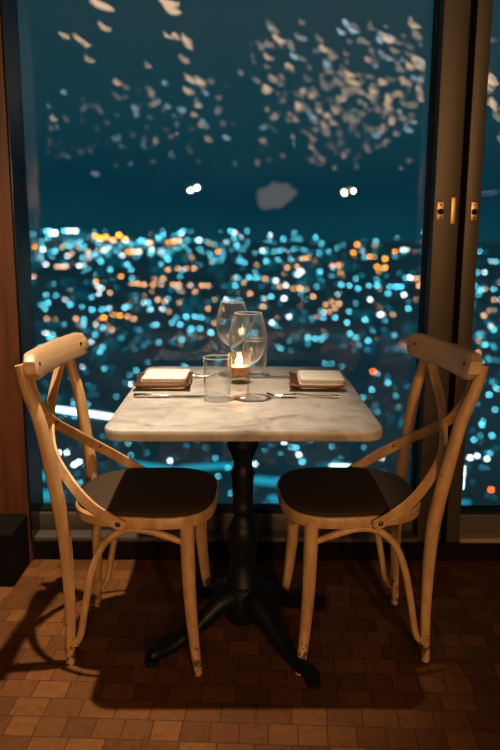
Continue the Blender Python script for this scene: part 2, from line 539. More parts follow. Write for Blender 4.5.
catch('window_catch', 0.663, 'brass window catch with black knob on the wider bronze mullion bar')
catch('window_catch', 0.781, 'brass window catch with black knob on the narrow bronze mullion bar')
t = thing('strike_plate', 'plain upright brass plate beside the catch on the wider mullion bar', 'strike plate', (0.7085, 2.590, 1.312))
obj('plate', box(bmesh.new(), -0.008, 0.008, -0.005, 0.0, -0.045, 0.045, 0.0015), M_brass, t)

# ------------------------------------------------------------------ table
TX, TY, TRZ = -0.020, 2.20, R(0.7)
table = thing('bistro_table', 'marble topped bistro table on a black cast iron pedestal', 'table', (TX, TY, 0), TRZ)
bm = bmesh.new()
HX, HY = 0.358, 0.452
loops = []
for z, off in ((0.715, 0.006), (0.717, 0.002), (0.722, 0.0), (0.738, 0.0), (0.743, 0.0022), (0.745, 0.0065)):
    loops.append([(x, y, z) for x, y in rounded_rect(HX - off, HY - off, 0.052 - off, 8)])
stack(bm, loops)
obj('tabletop', bm, M_marble, table)
PX, PY = -0.002, -0.135         # the pedestal stands a little forward of the middle
bm = bmesh.new()
box(bm, PX - 0.20, PX + 0.20, PY - 0.025, PY + 0.025, 0.700, 0.7148, 0.003)
box(bm, PX - 0.025, PX + 0.025, PY - 0.20, PY + 0.20, 0.700, 0.7148, 0.003)
obj('mounting_cross', bm, M_iron, table)
prof = smooth_prof([(0.060, 0.705), (0.052, 0.68), (0.043, 0.655), (0.044, 0.635), (0.047, 0.615), (0.041, 0.60), (0.031, 0.575), (0.028, 0.55), (0.033, 0.535),
                    (0.033, 0.52), (0.031, 0.47), (0.030, 0.44), (0.034, 0.42), (0.031, 0.41), (0.028, 0.395), (0.034, 0.375), (0.044, 0.355), (0.047, 0.335),
                    (0.047, 0.31), (0.043, 0.28), (0.038, 0.25), (0.040, 0.225), (0.050, 0.19), (0.058, 0.165), (0.062, 0.14), (0.062, 0.105), (0.056, 0.075),
                    (0.045, 0.055), (0.034, 0.047)], 3)
bm = bmesh.new()
lathe(bm, [(0, 0.705)] + prof + [(0, 0.046)], 32, center=(PX, PY, 0))
for zz, rr in ((0.628, 0.0485), (0.5275, 0.036), (0.418, 0.0365), (0.322, 0.0495), (0.172, 0.060)):   # turned rings
    lathe(bm, [(rr - 0.006, zz - 0.006), (rr, zz - 0.003), (rr + 0.001, zz), (rr, zz + 0.003), (rr - 0.006, zz + 0.006)], 32, center=(PX, PY, 0))
obj('pedestal_column', bm, M_iron, table)
for a in (211, 307, 32, 124):
    ca, sa = math.cos(R(a)), math.sin(R(a))
    ln = 0.315 if a != 307 else 0.335
    path = [(0.035, 0.135, 0.040), (0.075, 0.128, 0.034), (0.12, 0.100, 0.028), (0.18, 0.062, 0.023), (0.24, 0.036, 0.020), (ln - 0.02, 0.028, 0.021), (ln, 0.026, 0.018)]
    bm = bmesh.new()
    tube(bm, [(PX + ca * r, PY + sa * r, z, rad) for r, z, rad in path], 14, 6)
    f = obj('foot', bm, M_iron, table)
    b = bmesh.new()
    lathe(b, [(0, 0.0), (0.019, 0.0), (0.021, 0.006), (0.019, 0.014), (0, 0.016)], 16, center=(PX + ca * (ln - 0.008), PY + sa * (ln - 0.008), 0))
    obj('glide', b, M_iron, f)

# ------------------------------------------------------------------ chairs (built facing +x, sitter's right towards the viewer)
def seat_outline(grow=0.0, n=56):
    out = []
    for k in range(n):
        a = 2 * math.pi * k / n
        c, s = math.cos(a), math.sin(a)
        p = 2.0 / 3.0
        x = math.copysign(abs(c) ** p, c); y = math.copysign(abs(s) ** p, s)
        hw = 0.207 + 0.016 * x
        out.append((0.004 + x * (0.206 + grow), y * (hw + grow)))
    return out


def make_chair(label, skew, back=0.0):
    t = thing('bentwood_chair', label, 'chair', group='bentwood chairs at the table')
    # seat frame
    bm = bmesh.new()
    loops = [[(x, y, z) for x, y in seat_outline(g)] for z, g in ((0.432, -0.004), (0.435, 0.0), (0.460, 0.002), (0.466, -0.002), (0.467, -0.012))]
    stack(bm, loops)
    seat = obj('seat', bm, M_chair, t)
    bm = bmesh.new()
    loops = [[(x, y, z) for x, y in seat_outline(g)] for z, g in ((0.467, -0.010), (0.471, -0.008), (0.476, -0.010), (0.481, -0.022), (0.484, -0.05), (0.486, -0.10), (0.487, -0.17))]
    stack(bm, loops)
    obj('cushion', bm, M_pad, seat)
    bm = bmesh.new()
    tube(bm, [(x, y, 0.4695, 0.0035) for x, y in seat_outline(-0.0075)] + [(*seat_outline(-0.0075)[0], 0.4695, 0.0035)], 6, 0)
    obj('piping', bm, M_pad, seat)
    for s in (-1, 1):
        # back post and rear leg in one bent rod
        bm = bmesh.new()
        tube(bm, [(-0.209, s * 0.168, 0.0, 0.0135), (-0.203, s * 0.168, 0.17, 0.0155), (-0.206, s * 0.172, 0.36, 0.0185), (-0.215, s * 0.177, 0.47, 0.020),
                  (-0.223, s * 0.180, 0.54, 0.0195), (-0.250, s * 0.185, 0.72, 0.018), (-0.277, s * 0.190, 0.815, 0.0165), (-0.290, s * 0.194, 0.886, 0.0145)], 16, 6)
        obj('back_post', bm, M_chair, t)
        # front leg
        bm = bmesh.new()
        tube(bm, [(0.138, s * 0.176, 0.445, 0.0205), (0.139, s * 0.178, 0.36, 0.0205), (0.144, s * 0.183, 0.22, 0.0185), (0.156, s * 0.196, 0.09, 0.0155), (0.170, s * 0.213, 0.0, 0.0125)], 16, 6)
        obj('leg', bm, M_chair, t)
        # hoop brace from front leg up under the seat and down to the rear foot
        bm = bmesh.new()
        tube(bm, [(0.128, s * 0.180, 0.385, 0.009), (0.07, s * 0.184, 0.408, 0.0105), (0.01, s * 0.186, 0.424, 0.0105), (-0.045, s * 0.186, 0.418, 0.0105), (-0.095, s * 0.184, 0.378, 0.0105),
                  (-0.130, s * 0.181, 0.30, 0.0105), (-0.155, s * 0.178, 0.19, 0.0105), (-0.172, s * 0.175, 0.10, 0.010), (-0.190, s * 0.170, 0.060, 0.0085)], 12, 6)
        obj('hoop_brace', bm, M_chair, t)
        # crossed back strip: from the far end of the top rail across to the side of the seat
        off = 0.0055 * s
        bm = bmesh.new()
        ribbon(bm, [(-0.287 + off * 0.2, -s * 0.160, 0.868, 1, 0, 0.22), (-0.293 + off, -s * 0.124, 0.80, 1, 0, 0.30), (-0.294 + off, -s * 0.070, 0.74, 0.95, 0, 0.4), (-0.282 + off, 0.0, 0.680, 0.8, 0, 0.6),
                    (-0.245 + off * 0.5, s * 0.100, 0.615, 0.65, 0, 0.75), (-0.186, s * 0.168, 0.555, 0.55, 0, 0.85), (-0.120, s * 0.209, 0.500, 0.5, 0, 0.9), (-0.055, s * 0.2165, 0.458, 0.45, 0, 0.9), (-0.028, s * 0.2175, 0.444, 0.45, 0, 0.9)], 0.032, 0.0095, 8)
        st = obj('cross_strip', bm, M_chair, t)
        b = bmesh.new(); disc_bolt(b, (-0.046, s * 0.2215, 0.452), (0, s, 0), 0.0075, 0.004)
        obj('bolt', b, M_bolt, st)
        b = bmesh.new(); disc_bolt(b, (-0.186 + 0.006, s * 0.166, 0.556), (0.9, -s * 0.5, 0.2), 0.0045, 0.003)
        obj('rivet', b, M_bolt, st)
    b = bmesh.new(); disc_bolt(b, (-0.266, 0, 0.680), (1, 0, 0.2), 0.0045, 0.003)
    obj('rivet', b, M_bolt, t)
    # curved top rail
    bm = bmesh.new()
    loops = []
    N = 28
    for i in range(N + 1):
        u = -1 + 2 * i / N
        y = 0.232 * u
        xf = -0.252 + 0.018 * u * u              # front face, ends come forward
        ends = min(1.0, (1 - abs(u)) / 0.13)
        hh = 0.036 * math.sqrt(max(0.0, 1 - (1 - ends) ** 2)) * 0.55 + 0.036 * 0.45
        zc = 0.884
        th = 0.026 + 0.004 * u * u
        ang = math.atan(0.018 * 2 * u / 0.232)
        lean = 0.16
        L = []
        for (a, b_) in ((0.5, 0.82), (0.36, 1), (-0.36, 1), (-0.5, 0.82), (-0.5, -0.82), (-0.36, -1), (0.36, -1), (0.5, -0.82)):
            dx = a * th
            zz = b_ * hh
            L.append((xf - th / 2 + dx * math.cos(ang) - zz * lean, y - dx * math.sin(ang), zc + zz))
        loops.append(L)
    stack(bm, loops)
    rail = obj('top_rail', bm, M_rail, t)
    for s in (-1, 1):
        b = bmesh.new(); disc_bolt(b, (-0.2425, s * 0.182, 0.887), (1, -s * 0.35, 0.15), 0.007, 0.004)
        obj('bolt', b, M_bolt, rail)
    # the back is sheared a little askew above the seat to fit image coordinates
    for o in list(t.children_recursive):
        if o.name.split('.')[0] in ('back_post', 'cross_strip', 'top_rail', 'bolt', 'rivet'):
            for v in o.data.vertices:
                v.co.x += (skew * v.co.y - back) * max(0.0, (v.co.z - 0.45) / 0.45)
    return t


left_chair = make_chair('pale honey bentwood cross back chair left of the table, facing right', 0.045)
left_chair.location = (-0.306, 2.068, 0)
left_chair.rotation_euler = (0, 0, R(-1.5))
right_chair = make_chair('amber lit bentwood cross back chair right of the table, facing left', -0.08, 0.012)
right_chair.location = (0.298, 2.080, 0)
right_chair.rotation_euler = (0, 0, R(180 + 4))

# ------------------------------------------------------------------ things on the table
ZT = 0.7452


def tray_mesh():
    bm = bmesh.new()
    nx, ny, hx, hy = 18, 20, 0.090, 0.098
    th = 0.0045

    def hgt(u, v):
        e = max(abs(u), abs(v))
        up = max(0.0, (e - 0.62) / 0.38) ** 1.6 * 0.016
        c = (abs(u) * abs(v)) ** 4 * 0.008
        return up + c
    top, bot = {}, {}
    for i in range(nx + 1):
        for j in range(ny + 1):
            u, v = -1 + 2 * i / nx, -1 + 2 * j / ny
            z = hgt(u, v)
            pin = 1 - 0.03 * (1 - abs(u) ** 2) * abs(v) ** 3
            pin2 = 1 - 0.03 * (1 - abs(v) ** 2) * abs(u) ** 3
            bot[i, j] = bm.verts.new((u * hx * pin2, v * hy * pin, z))
            top[i, j] = bm.verts.new((u * hx * pin2 * 0.985, v * hy * pin * 0.985, z + th))
    for i in range(nx):
        for j in range(ny):
            bm.faces.new((top[i, j], top[i + 1, j], top[i + 1, j + 1], top[i, j + 1]))
            bm.faces.new((bot[i, j], bot[i, j + 1], bot[i + 1, j + 1], bot[i + 1, j]))
    rim = [(i, 0) for i in range(nx)] + [(nx, j) for j in range(ny)] + [(i, ny) for i in range(nx, 0, -1)] + [(0, j) for j in range(ny, 0, -1)]
    for a, b in zip(rim, rim[1:] + rim[:1]):
        bm.faces.new((bot[a], bot[b], top[b], top[a]))
    return bm


def napkin_mesh(seed):
    """Linen folded into a thick pad: one sheet snaking back and forth, soft folded edge in front."""
    rnd = random.Random(seed)
    bm = bmesh.new()
    hx, hy = 0.070, 0.082
    layers, th, gap = 4, 0.0074, 0.0009
    for l in range(layers):
        z0 = l * (th + gap)
        b2 = bmesh.new()
        loops = []
        ox, oy = rnd.uniform(-0.0025, 0.0025), rnd.uniform(-0.003, 0.003)
        for z, off in ((0.0, 0.0025), (0.0015, 0.0006), (th * 0.5, 0.0), (th - 0.0015, 0.0006), (th, 0.0026), (th + 0.0005, 0.02), (th + 0.0007, 0.045)):
            L = []
            for x, y in rounded_rect(hx - off, hy - off, max(0.003, 0.010 - off * 0.5), 5):
                w = 0.0016 * math.sin(x * 55 + seed + l) + 0.0013 * math.sin(y * 48 + 2 * seed + l * 1.7)
                L.append((x + ox, y + oy, z0 + z + w + 0.0028))
            loops.append(L)
        stack(b2, loops)
        merge(bm, b2)
    return bm


def place_setting(x, y, rz, side):
    t = obj('serving_tray', tray_mesh(), M_tray)
    t.location = (x, y, ZT); t.rotation_euler = (0, 0, rz)
    tag(t, f'copper brown square tray with upturned rim on the {side} side of the tabletop', 'tray', 'trays on the table')
    n = obj('folded_napkin', napkin_mesh(1.3 if side == 'left' else 4.1), M_napkin)
    n.location = (x + (0.006 if side == 'left' else 0.012), y - 0.004, ZT + 0.0052); n.rotation_euler = (0, 0, rz + R(-2 if side == 'left' else 2.5))
    tag(n, f'cream linen napkin folded thick on the {side} copper brown tray', 'napkin', 'folded napkins')


place_setting(-0.279, 2.300, R(1.5), 'left')
place_setting(0.216, 2.300, R(-3), 'right')


def make_knife(loc, rz, label):
    t = thing('table_knife', label, 'knife', loc, rz, 'table knives')       # handle at -x, blade to +x
    bm = bmesh.new()
    tube(bm, [(-0.110, 0, 0.0062, 0.0035), (-0.105, 0, 0.0066, 0.0062), (-0.06, 0, 0.0068, 0.0064), (-0.02, 0, 0.006, 0.0048), (-0.005, 0, 0.0055, 0.0036)], 12, 5)
    obj('handle', bm, M_steel, t)
    bm = bmesh.new()
    outline = [(-0.008, -0.004), (0.01, -0.008), (0.06, -0.0095), (0.095, -0.008), (0.110, -0.002), (0.113, 0.004), (0.10, 0.0065), (0.05, 0.0065), (0.0, 0.0055), (-0.008, 0.004)]
    stack(bm, [[(x, y, 0.0045) for x, y in outline], [(x, y * 0.9, 0.0062) for x, y in outline]])
    obj('blade', bm, M_steel, t)


def make_fork(loc, rz, label):
    t = thing('dinner_fork', label, 'fork', loc, rz, 'dinner forks')        # handle at -x, tines to +x
    bm = bmesh.new()
    tube(bm, [(-0.108, 0, 0.0052, 0.0045), (-0.09, 0, 0.0052, 0.0052), (-0.04, 0, 0.006, 0.0036), (0.0, 0, 0.009, 0.003), (0.03, 0, 0.0115, 0.0034)], 10, 5)
    obj('handle', bm, M_steel, t)
    bm = bmesh.new()
    ribbon(bm, [(0.022, 0, 0.011, 0, 1, 0), (0.04, 0, 0.009, 0, 1, 0), (0.055, 0, 0.007, 0, 1, 0), (0.066, 0, 0.006, 0, 1, 0)], 0.022, 0.002, 4)
    obj('head', bm, M_steel, t)
    for k in range(4):
        yy = (k - 1.5) * 0.0062
        bm = bmesh.new()
        tube(bm, [(0.062, yy, 0.006, 0.0017), (0.085, yy, 0.0062, 0.0016), (0.100, yy, 0.0095, 0.0014), (0.110, yy, 0.014, 0.0008)], 8, 4)
        obj('tine', bm, M_steel, t)


make_knife((-0.238, 2.118, ZT), R(-0.5), 'steel table knife in front of the left tray, dark blade towards the tumbler')
make_fork((-0.225, 2.428, ZT), R(0.5), 'steel fork lying behind the left tray, tines showing past its edge')
make_fork((0.160, 2.122, ZT), R(180 - 2), 'steel fork in front of the right tray, handle towards the table edge')
make_knife((0.150, 2.430, ZT), R(180), 'steel table knife lying behind the right tray, blade towards the candle')


def wine_glass(loc, label):
    t = thing('wine_glass', label, 'wine glass', loc, 0, 'stemmed wine glasses')
    out = smooth_prof([(0.0045, 0.101), (0.012, 0.105), (0.032, 0.118), (0.049, 0.143), (0.0560, 0.172), (0.0555, 0.196), (0.049, 0.226), (0.0405, 0.256)], 6)
    inn = [(max(0.0, r - 0.0013), z + (0.0016 if z < 0.135 else 0.0)) for r, z in out]
    bm = bmesh.new()
    lathe(bm, [(0, 0.100)] + out + [(0.0398, 0.2568)] + inn[::-1] + [(0, 0.1042)], 44)
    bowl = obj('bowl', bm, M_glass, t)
    bm = bmesh.new()
    lathe(bm, [(0.0402 + 0.0014 * math.cos(R(a)), 0.2568 + 0.0014 * math.sin(R(a))) for a in range(0, 360, 45)], 44, closed=True)
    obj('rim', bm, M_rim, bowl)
    bm = bmesh.new()
    lathe(bm, [(0, 0.0055)] + smooth_prof([(0.0075, 0.0065), (0.0045, 0.014), (0.0036, 0.03), (0.0034, 0.07), (0.0045, 0.1005)], 4) + [(0, 0.101)], 20)
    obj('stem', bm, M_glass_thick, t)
    bm = bmesh.new()
    lathe(bm, [(0, 0.0), (0.040, 0.0), (0.0412, 0.0012), (0.040, 0.0022), (0.02, 0.0036), (0.009, 0.0055), (0, 0.0058)], 40)
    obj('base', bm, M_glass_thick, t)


def tumbler(loc, label):
    t = thing('water_tumbler', label, 'tumbler', loc, 0, 'water tumblers')
    bm = bmesh.new()
    o_ = [(0.034, 0.0), (0.0365, 0.003), (0.0385, 0.02), (0.0410, 0.06), (0.0420, 0.10), (0.0415, 0.127)]
    i_ = [(0.0402, 0.1275), (0.0404, 0.10), (0.0392, 0.06), (0.0368, 0.024), (0.031, 0.0175), (0.015, 0.016), (0, 0.016)]
    lathe(bm, o_[1:] + i_, 44)
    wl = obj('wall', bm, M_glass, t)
    bm = bmesh.new()
    lathe(bm, [(0.0409 + 0.0015 * math.cos(R(a)), 0.1285 + 0.0015 * math.sin(R(a))) for a in range(0, 360, 45)], 44, closed=True)
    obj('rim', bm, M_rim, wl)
    bm = bmesh.new()
    lathe(bm, [(0, 0.0008), (0.030, 0.0), (0.035, 0.0015), (0.0362, 0.0035), (0.0366, 0.012), (0.030, 0.0152), (0, 0.0155)], 40)
    obj('base', bm, M_glass_thick, t)


wine_glass((-0.006, 2.108, ZT), 'front stemmed wine glass, the one nearest the viewer beside the tumbler')
wine_glass((-0.060, 2.46, ZT), 'rear stemmed wine glass standing taller in view behind the front one')
tumbler((-0.096, 2.088, ZT), 'front clear water tumbler left of the wine glass stem')
tumbler((0.016, 2.455, ZT), 'rear clear water tumbler half hidden behind the front wine glass')

# candle in a smoky amber votive glass
t = thing('votive_candle', 'lit candle in a smoky amber glass among the wine glasses', 'candle', (-0.036, 2.345, ZT))
bm = bmesh.new()
o_ = [(0.032, 0.0), (0.0345, 0.003), (0.037, 0.03), (0.0385, 0.07), (0.0375, 0.098)]
i_ = [(0.0355, 0.0985), (0.0365, 0.07), (0.035, 0.03), (0.034, 0.025), (0.02, 0.022), (0, 0.0215)]
lathe(bm, [(0, 0.0)] + o_ + i_, 40)
obj('votive_glass', bm, M_votive, t)
bm = bmesh.new()
lathe(bm, [(0, 0.026), (0.029, 0.027), (0.034, 0.034), (0.0345, 0.056), (0.030, 0.058), (0.008, 0.055), (0, 0.0545)], 36)
wax = obj('wax', bm, M_wax, t)
bm = bmesh.new(); tube(bm, [(0, 0, 0.054, 0.001), (0.0005, 0, 0.058, 0.001), (0.0015, 0, 0.064, 0.0008)], 8, 3)
obj('wick', bm, M_wick, wax)
bm = bmesh.new()
lathe(bm, [(0, 0.060)] + smooth_prof([(0.005, 0.0615), (0.0115, 0.068), (0.0115, 0.077), (0.006, 0.088), (0.0012, 0.0955)], 4) + [(0, 0.097)], 16)
obj('flame', bm, M_flame, t)

# ------------------------------------------------------------------ the room's ceiling ornament: shell lamps, seen mirrored in the glass
rnd = random.Random(11)
M_shell = glow('warm_shell_lamp', (1.0, 0.62, 0.34), 13.0)
M_shell_c = glow('cool_shell_lamp', (0.62, 0.85, 1.0), 9.5)
M_shell_d = glow('dim_shell_lamp', (1.0, 0.72, 0.50), 4.2)


def shell_lamp(bm, x, y, z, s, yaw):
    b2 = bmesh.new()
    bmesh.ops.create_icosphere(b2, subdivisions=2, radius=1.0)
    for v in b2.verts:
        bend = 0.5 * v.co.x ** 2
        v.co = Vector((v.co.x * s * 1.35, v.co.y * s * 0.7, (v.co.z * 0.30 + bend) * s))
    merge(bm, b2, Matrix.Translation((x, y, z)) @ Matrix.Rotation(yaw, 4, 'Z') @ Matrix.Rotation(0.5, 4, 'Y'))


MIR = 2 * 2.716


def ceiling_spot_for(px, py, hz):
    """Where on the ceiling a lamp hangs that the pane mirrors towards bearing px, elevation py."""
    v = cam.matrix_world.to_3x3() @ Vector(((px - 250) / FPX, -(py - 375) / FPX, -1))
    k = (hz - H) / v.z
    return (k * v.x, MIR - k * v.y, hz)


bw, bc, bd = bmesh.new(), bmesh.new(), bmesh.new()
HZ = 3.30
big = [(97, 4, 1.6), (106, 8, 1.1), (166, 3, 1.8), (170, 10, 1.5), (104, 28, 1.0), (64, 36, .9), (78, 39, .9), (84, 44, 1.0), (89, 60, .8), (168, 37, .9), (176, 37, .8), (186, 40, 1.0), (188, 46, .9),
       (184, 60, .9), (190, 80, 1.2), (200, 82, 1.1), (188, 92, 1.2), (117, 83, .9), (148, 66, .6), (152, 93, .7), (155, 104, .6), (198, 106, .8), (194, 115, .8), (201, 126, .8), (136, 109, .8), (156, 141, .9),
       (53, 119, .9), (90, 151, .7), (177, 134, .6), (208, 140, .9), (278, 40, 1.2), (268, 58, .9), (273, 80, .9), (265, 92, .8), (387, 40, 1.2), (410, 67, .9), (350, 82, 1.0), (311, 96, .9), (300, 107, .8), (295, 120, .8), (368, 60, .6)]
for px, py, s in big:
    shell_lamp(bw, *ceiling_spot_for(px, py, HZ), 0.043 * s * (1.25 if py < 60 else 1.45), rnd.uniform(-0.6, 0.4))
for k in range(270):                                     # the crowded part over the right of the room
    px = rnd.gauss(365, 58); py = 108 + (365 - px) * 0.16 + rnd.gauss(0, 27)
    if not (255 < px < 560 and 22 < py < 172):
        continue
    shell_lamp(rnd.choice((bw, bd, bd)), *ceiling_spot_for(px, py, HZ + rnd.uniform(-.1, .05)), rnd.uniform(0.022, 0.068), rnd.uniform(-1, 1))
for k in range(26):                                      # further along, mirrored in the right pane
    px = rnd.uniform(478, 540); py = rnd.uniform(35, 150)
    shell_lamp(rnd.choice((bw, bd)), *ceiling_spot_for(px, py, HZ), rnd.uniform(0.05, 0.11), rnd.uniform(-1, 1))
for k in range(190):                                     # dim scatter elsewhere
    px = rnd.uniform(40, 430); py = min(178, abs(rnd.gauss(0, 1)) * 60 + 20 if px > 240 else rnd.uniform(80, 165))
    shell_lamp(rnd.choice((bc, bd, bd)), *ceiling_spot_for(px, py, HZ + rnd.uniform(-.2, .05)), rnd.uniform(0.018, 0.05), rnd.uniform(-1, 1))
for px, py in ((192, 190), (197, 187), (342, 191), (350, 189), (312, 117), (408, 130), (226, 138), (376, 136), (284, 211), (407, 217), (485, 194), (493, 192), (95, 174), (131, 206)):   # bare bulbs hanging lower down the room
    shell_lamp(bc, *ceiling_spot_for(px, py, 2.75 if py > 170 else 3.2), 0.07, 0)
bl = bmesh.new()
for px, py, sz, hz in ((277, 195, 0.62, 2.6), (353, 236, 0.20, 1.35), (268, 203, 0.3, 2.3)):
    b2 = bmesh.new()
    bmesh.ops.create_icosphere(b2, subdivisions=3, radius=1.0)
    for v in b2.verts:
        v.co *= 1 + 0.5 * mnoise.noise(v.co * 2.0)
        v.co.z *= 0.62
    bmesh.ops.scale(b2, vec=(sz, sz, sz), verts=b2.verts)
    merge(bl, b2, Matrix.Translation(ceiling_spot_for(px, py, hz)))
for nm, b, m, lb in (('paper_lanterns', bl, glow('dim_paper_lantern', (1.0, 0.80, 0.60), 1.5), 'dim paper lanterns mirrored as a soft brown cloud in the glass'),
                     ('warm_shell_lamps', bw, M_shell, 'warm shell shaped ceiling lamps mirrored as peach flecks in the upper glass'),
                     ('cool_shell_lamps', bc, M_shell_c, 'pale cool ceiling lamps mirrored as bluish flecks in the upper glass'),
                     ('dim_shell_lamps', bd, M_shell_d, 'dim ceiling lamps mirrored as brown flecks in the upper glass')):
    tag(obj(nm, b, m), lb, 'ceiling lamps', None, 'stuff')

# ------------------------------------------------------------------ the night city below
Z0 = -170.0


def ground_z(d):
    return Z0 + 150.0 * (d - 350.0) / 3150.0


M_ground = plain('dark_city_ground', (0.42, 0.55, 0.60), 0.95, var=0.7, scale=0.012, spec=0.0)
bm = bmesh.new()
rows = [150, 350, 600, 900, 1300, 1800, 2500, 3400]
prev = None
for d in rows:
    cur = [bm.verts.new((x * d, d, ground_z(d))) for x in (-0.75, -0.4, 0, 0.4, 0.75)]
    if prev:
        for k in range(4):
            bm.faces.new((prev[k], prev[k + 1], cur[k + 1], cur[k]))
    prev = cur
struct('ground', bm, M_ground)


def city(px, py):
    """Bearing and depression -> a spot on the sloping city ground (x, y, z, distance)."""
    v = cam.matrix_world.to_3x3() @ Vector(((px - 250) / FPX, -(py - 375) / FPX, -1))
    tan = -v.z / v.y
    d = 187.9 / max(tan + 0.0476, 0.0535)
    d = min(d, 3350.0)
    return (v.x / v.y * d, d, H - tan * d, d)


def lamp_mesh(name, mat):
    bm = bmesh.new()
    bmesh.ops.create_icosphere(bm, subdivisions=2, radius=1.0)
    for v in bm.verts:                                  # a lantern: full below, drawn in to a cap above
        if v.co.z > 0.2:
            v.co.x *= 1 - 0.5 * (v.co.z - 0.2); v.co.y *= 1 - 0.5 * (v.co.z - 0.2)
        v.co.z *= 0.9
    me = bpy.data.meshes.new(name); bm.to_mesh(me); bm.free()
    me.materials.append(mat)
    return me


KIND = {
    'orange': ((1.0, 0.30, 0.015), 19.0), 'peach': ((1.0, 0.47, 0.20), 10.0), 'white': ((0.80, 0.95, 1.0), 17.0),
    'teal': ((0.12, 0.66, 0.84), 13.5), 'blue': ((0.02, 0.42, 0.62), 5.5), 'red': ((1.0, 0.10, 0.015), 17.0)}
LM = {k: lamp_mesh('city_lamp', glow(k + '_city_light', c, s, False)) for k, (c, s) in KIND.items()}
LABEL = {'orange': 'vivid orange round city light beyond the window', 'peach': 'soft peach round city light beyond the window',
         'white': 'bright white round city light beyond the window', 'teal': 'teal round city light beyond the window',
         'blue': 'dim deep blue city light beyond the window', 'red': 'red light on a mast far below the window'}
n_lights = 0
towers = []


def light(kind, px, py, r=1.25, label=None):
    global n_lights
    x, y, z, d = city(px, py)
    o = bpy.data.objects.new('city_light', LM[kind])
    COL.objects.link(o)
    if py < 234:                                        # these crown a dark tower
        towers.append((x, y, z))
    s = r / FPX * d
    o.location = (x, y, z); o.scale = (s, s, s)
    tag(o, label or LABEL[kind], 'city light', None if label else kind + ' city lights')
    n_lights += 1


HAND = {
    'orange': [(95, 236), (100, 238), (106, 237), (113, 240), (119, 235), (125, 239), (128, 252), (133, 252), (139, 252), (150, 243), (168, 243), (174, 242), (179, 241), (218, 252), (357, 245), (353, 253),
               (370, 257), (385, 259), (377, 267), (385, 268), (395, 252), (312, 269), (96, 282), (121, 277), (104, 318), (120, 316), (35, 247), (300, 289)],
    'peach': [(62, 248), (88, 252), (33, 277), (57, 267), (62, 267), (66, 267), (132, 284), (138, 284), (144, 285), (153, 285), (161, 285), (173, 285), (179, 285), (190, 286), (202, 286), (208, 286), (195, 292),
              (163, 279), (168, 270), (178, 269), (186, 269), (194, 269), (158, 300), (165, 302), (180, 303), (208, 309), (110, 293), (86, 299), (76, 319), (47, 319), (113, 315), (128, 317), (134, 319), (112, 330),
              (303, 259), (308, 258), (315, 261), (287, 268), (297, 267), (265, 279), (244, 283), (250, 294), (280, 287), (293, 289), (313, 297), (263, 307), (332, 266), (338, 266), (342, 265), (326, 305), (333, 303),
              (339, 304), (335, 309), (329, 312), (357, 311), (415, 279), (420, 279), (419, 286), (484, 316), (478, 353), (494, 300)],
    'white': [(51, 233), (55, 233), (69, 231), (75, 231), (43, 250), (41, 261), (46, 265), (37, 270), (104, 251), (122, 256), (79, 266), (112, 267), (152, 250), (298, 275), (301, 272), (276, 281), (286, 286), (284, 299),
              (272, 323), (289, 317), (403, 250), (410, 278), (370, 300), (385, 334), (380, 315), (404, 295), (226, 300), (470, 458), (477, 456), (487, 459), (463, 468), (463, 473), (462, 478), (462, 483), (461, 487),
              (59, 453), (67, 453), (74, 465), (79, 462), (170, 461), (255, 464), (284, 442), (299, 455)],
    'teal': [(72, 240), (84, 238), (70, 247), (84, 247), (55, 252), (101, 262), (104, 268), (110, 270), (127, 265), (131, 270), (46, 295), (48, 303), (70, 305), (45, 309), (92, 310), (102, 310), (108, 309), (125, 308),
             (84, 320), (84, 325), (84, 330), (84, 335), (103, 328), (95, 335), (50, 338), (148, 303), (150, 310), (186, 317), (195, 317), (201, 318), (172, 323), (180, 325), (192, 329), (200, 329), (211, 333),
             (156, 325), (166, 254), (171, 254), (168, 260), (173, 259), (278, 260), (266, 262), (320, 272), (237, 278), (249, 278), (256, 278), (235, 286), (271, 297), (308, 338), (315, 339), (323, 318), (341, 285),
             (349, 286), (369, 286), (377, 286), (358, 289), (390, 287), (396, 287), (401, 287), (388, 294), (349, 312), (335, 318), (350, 334), (356, 338), (368, 341), (408, 309), (382, 301), (365, 320), (347, 323),
             (388, 383), (372, 390), (489, 395), (482, 380), (495, 410), (482, 425), (492, 436), (474, 440), (485, 345), (494, 330), (481, 290), (496, 262), (302, 462), (296, 448), (100, 352), (148, 376)]}
for k, L in HAND.items():
    for q, (px, py) in enumerate(L):
        light(k, px, py, 1.2 + 0.35 * ((q * 37) % 10) / 10)
light('red', 373, 372, 1.8, 'single red light glowing between right chair and table')
light('red', 491, 490, 1.8, 'lone red light low in the narrow right pane')
rnd = random.Random(5)
while n_lights < 292:
    py = rnd.choice((rnd.uniform(243, 345), rnd.uniform(243, 345), rnd.uniform(345, 505)))
    px = rnd.choice((rnd.uniform(28, 440), rnd.uniform(28, 440), rnd.uniform(28, 440), rnd.uniform(455, 500)))
    light(rnd.choices(('teal', 'peach', 'white'), (7, 2 if py < 345 else 0.4, 1))[0], px, py, rnd.uniform(0.7, 1.2))

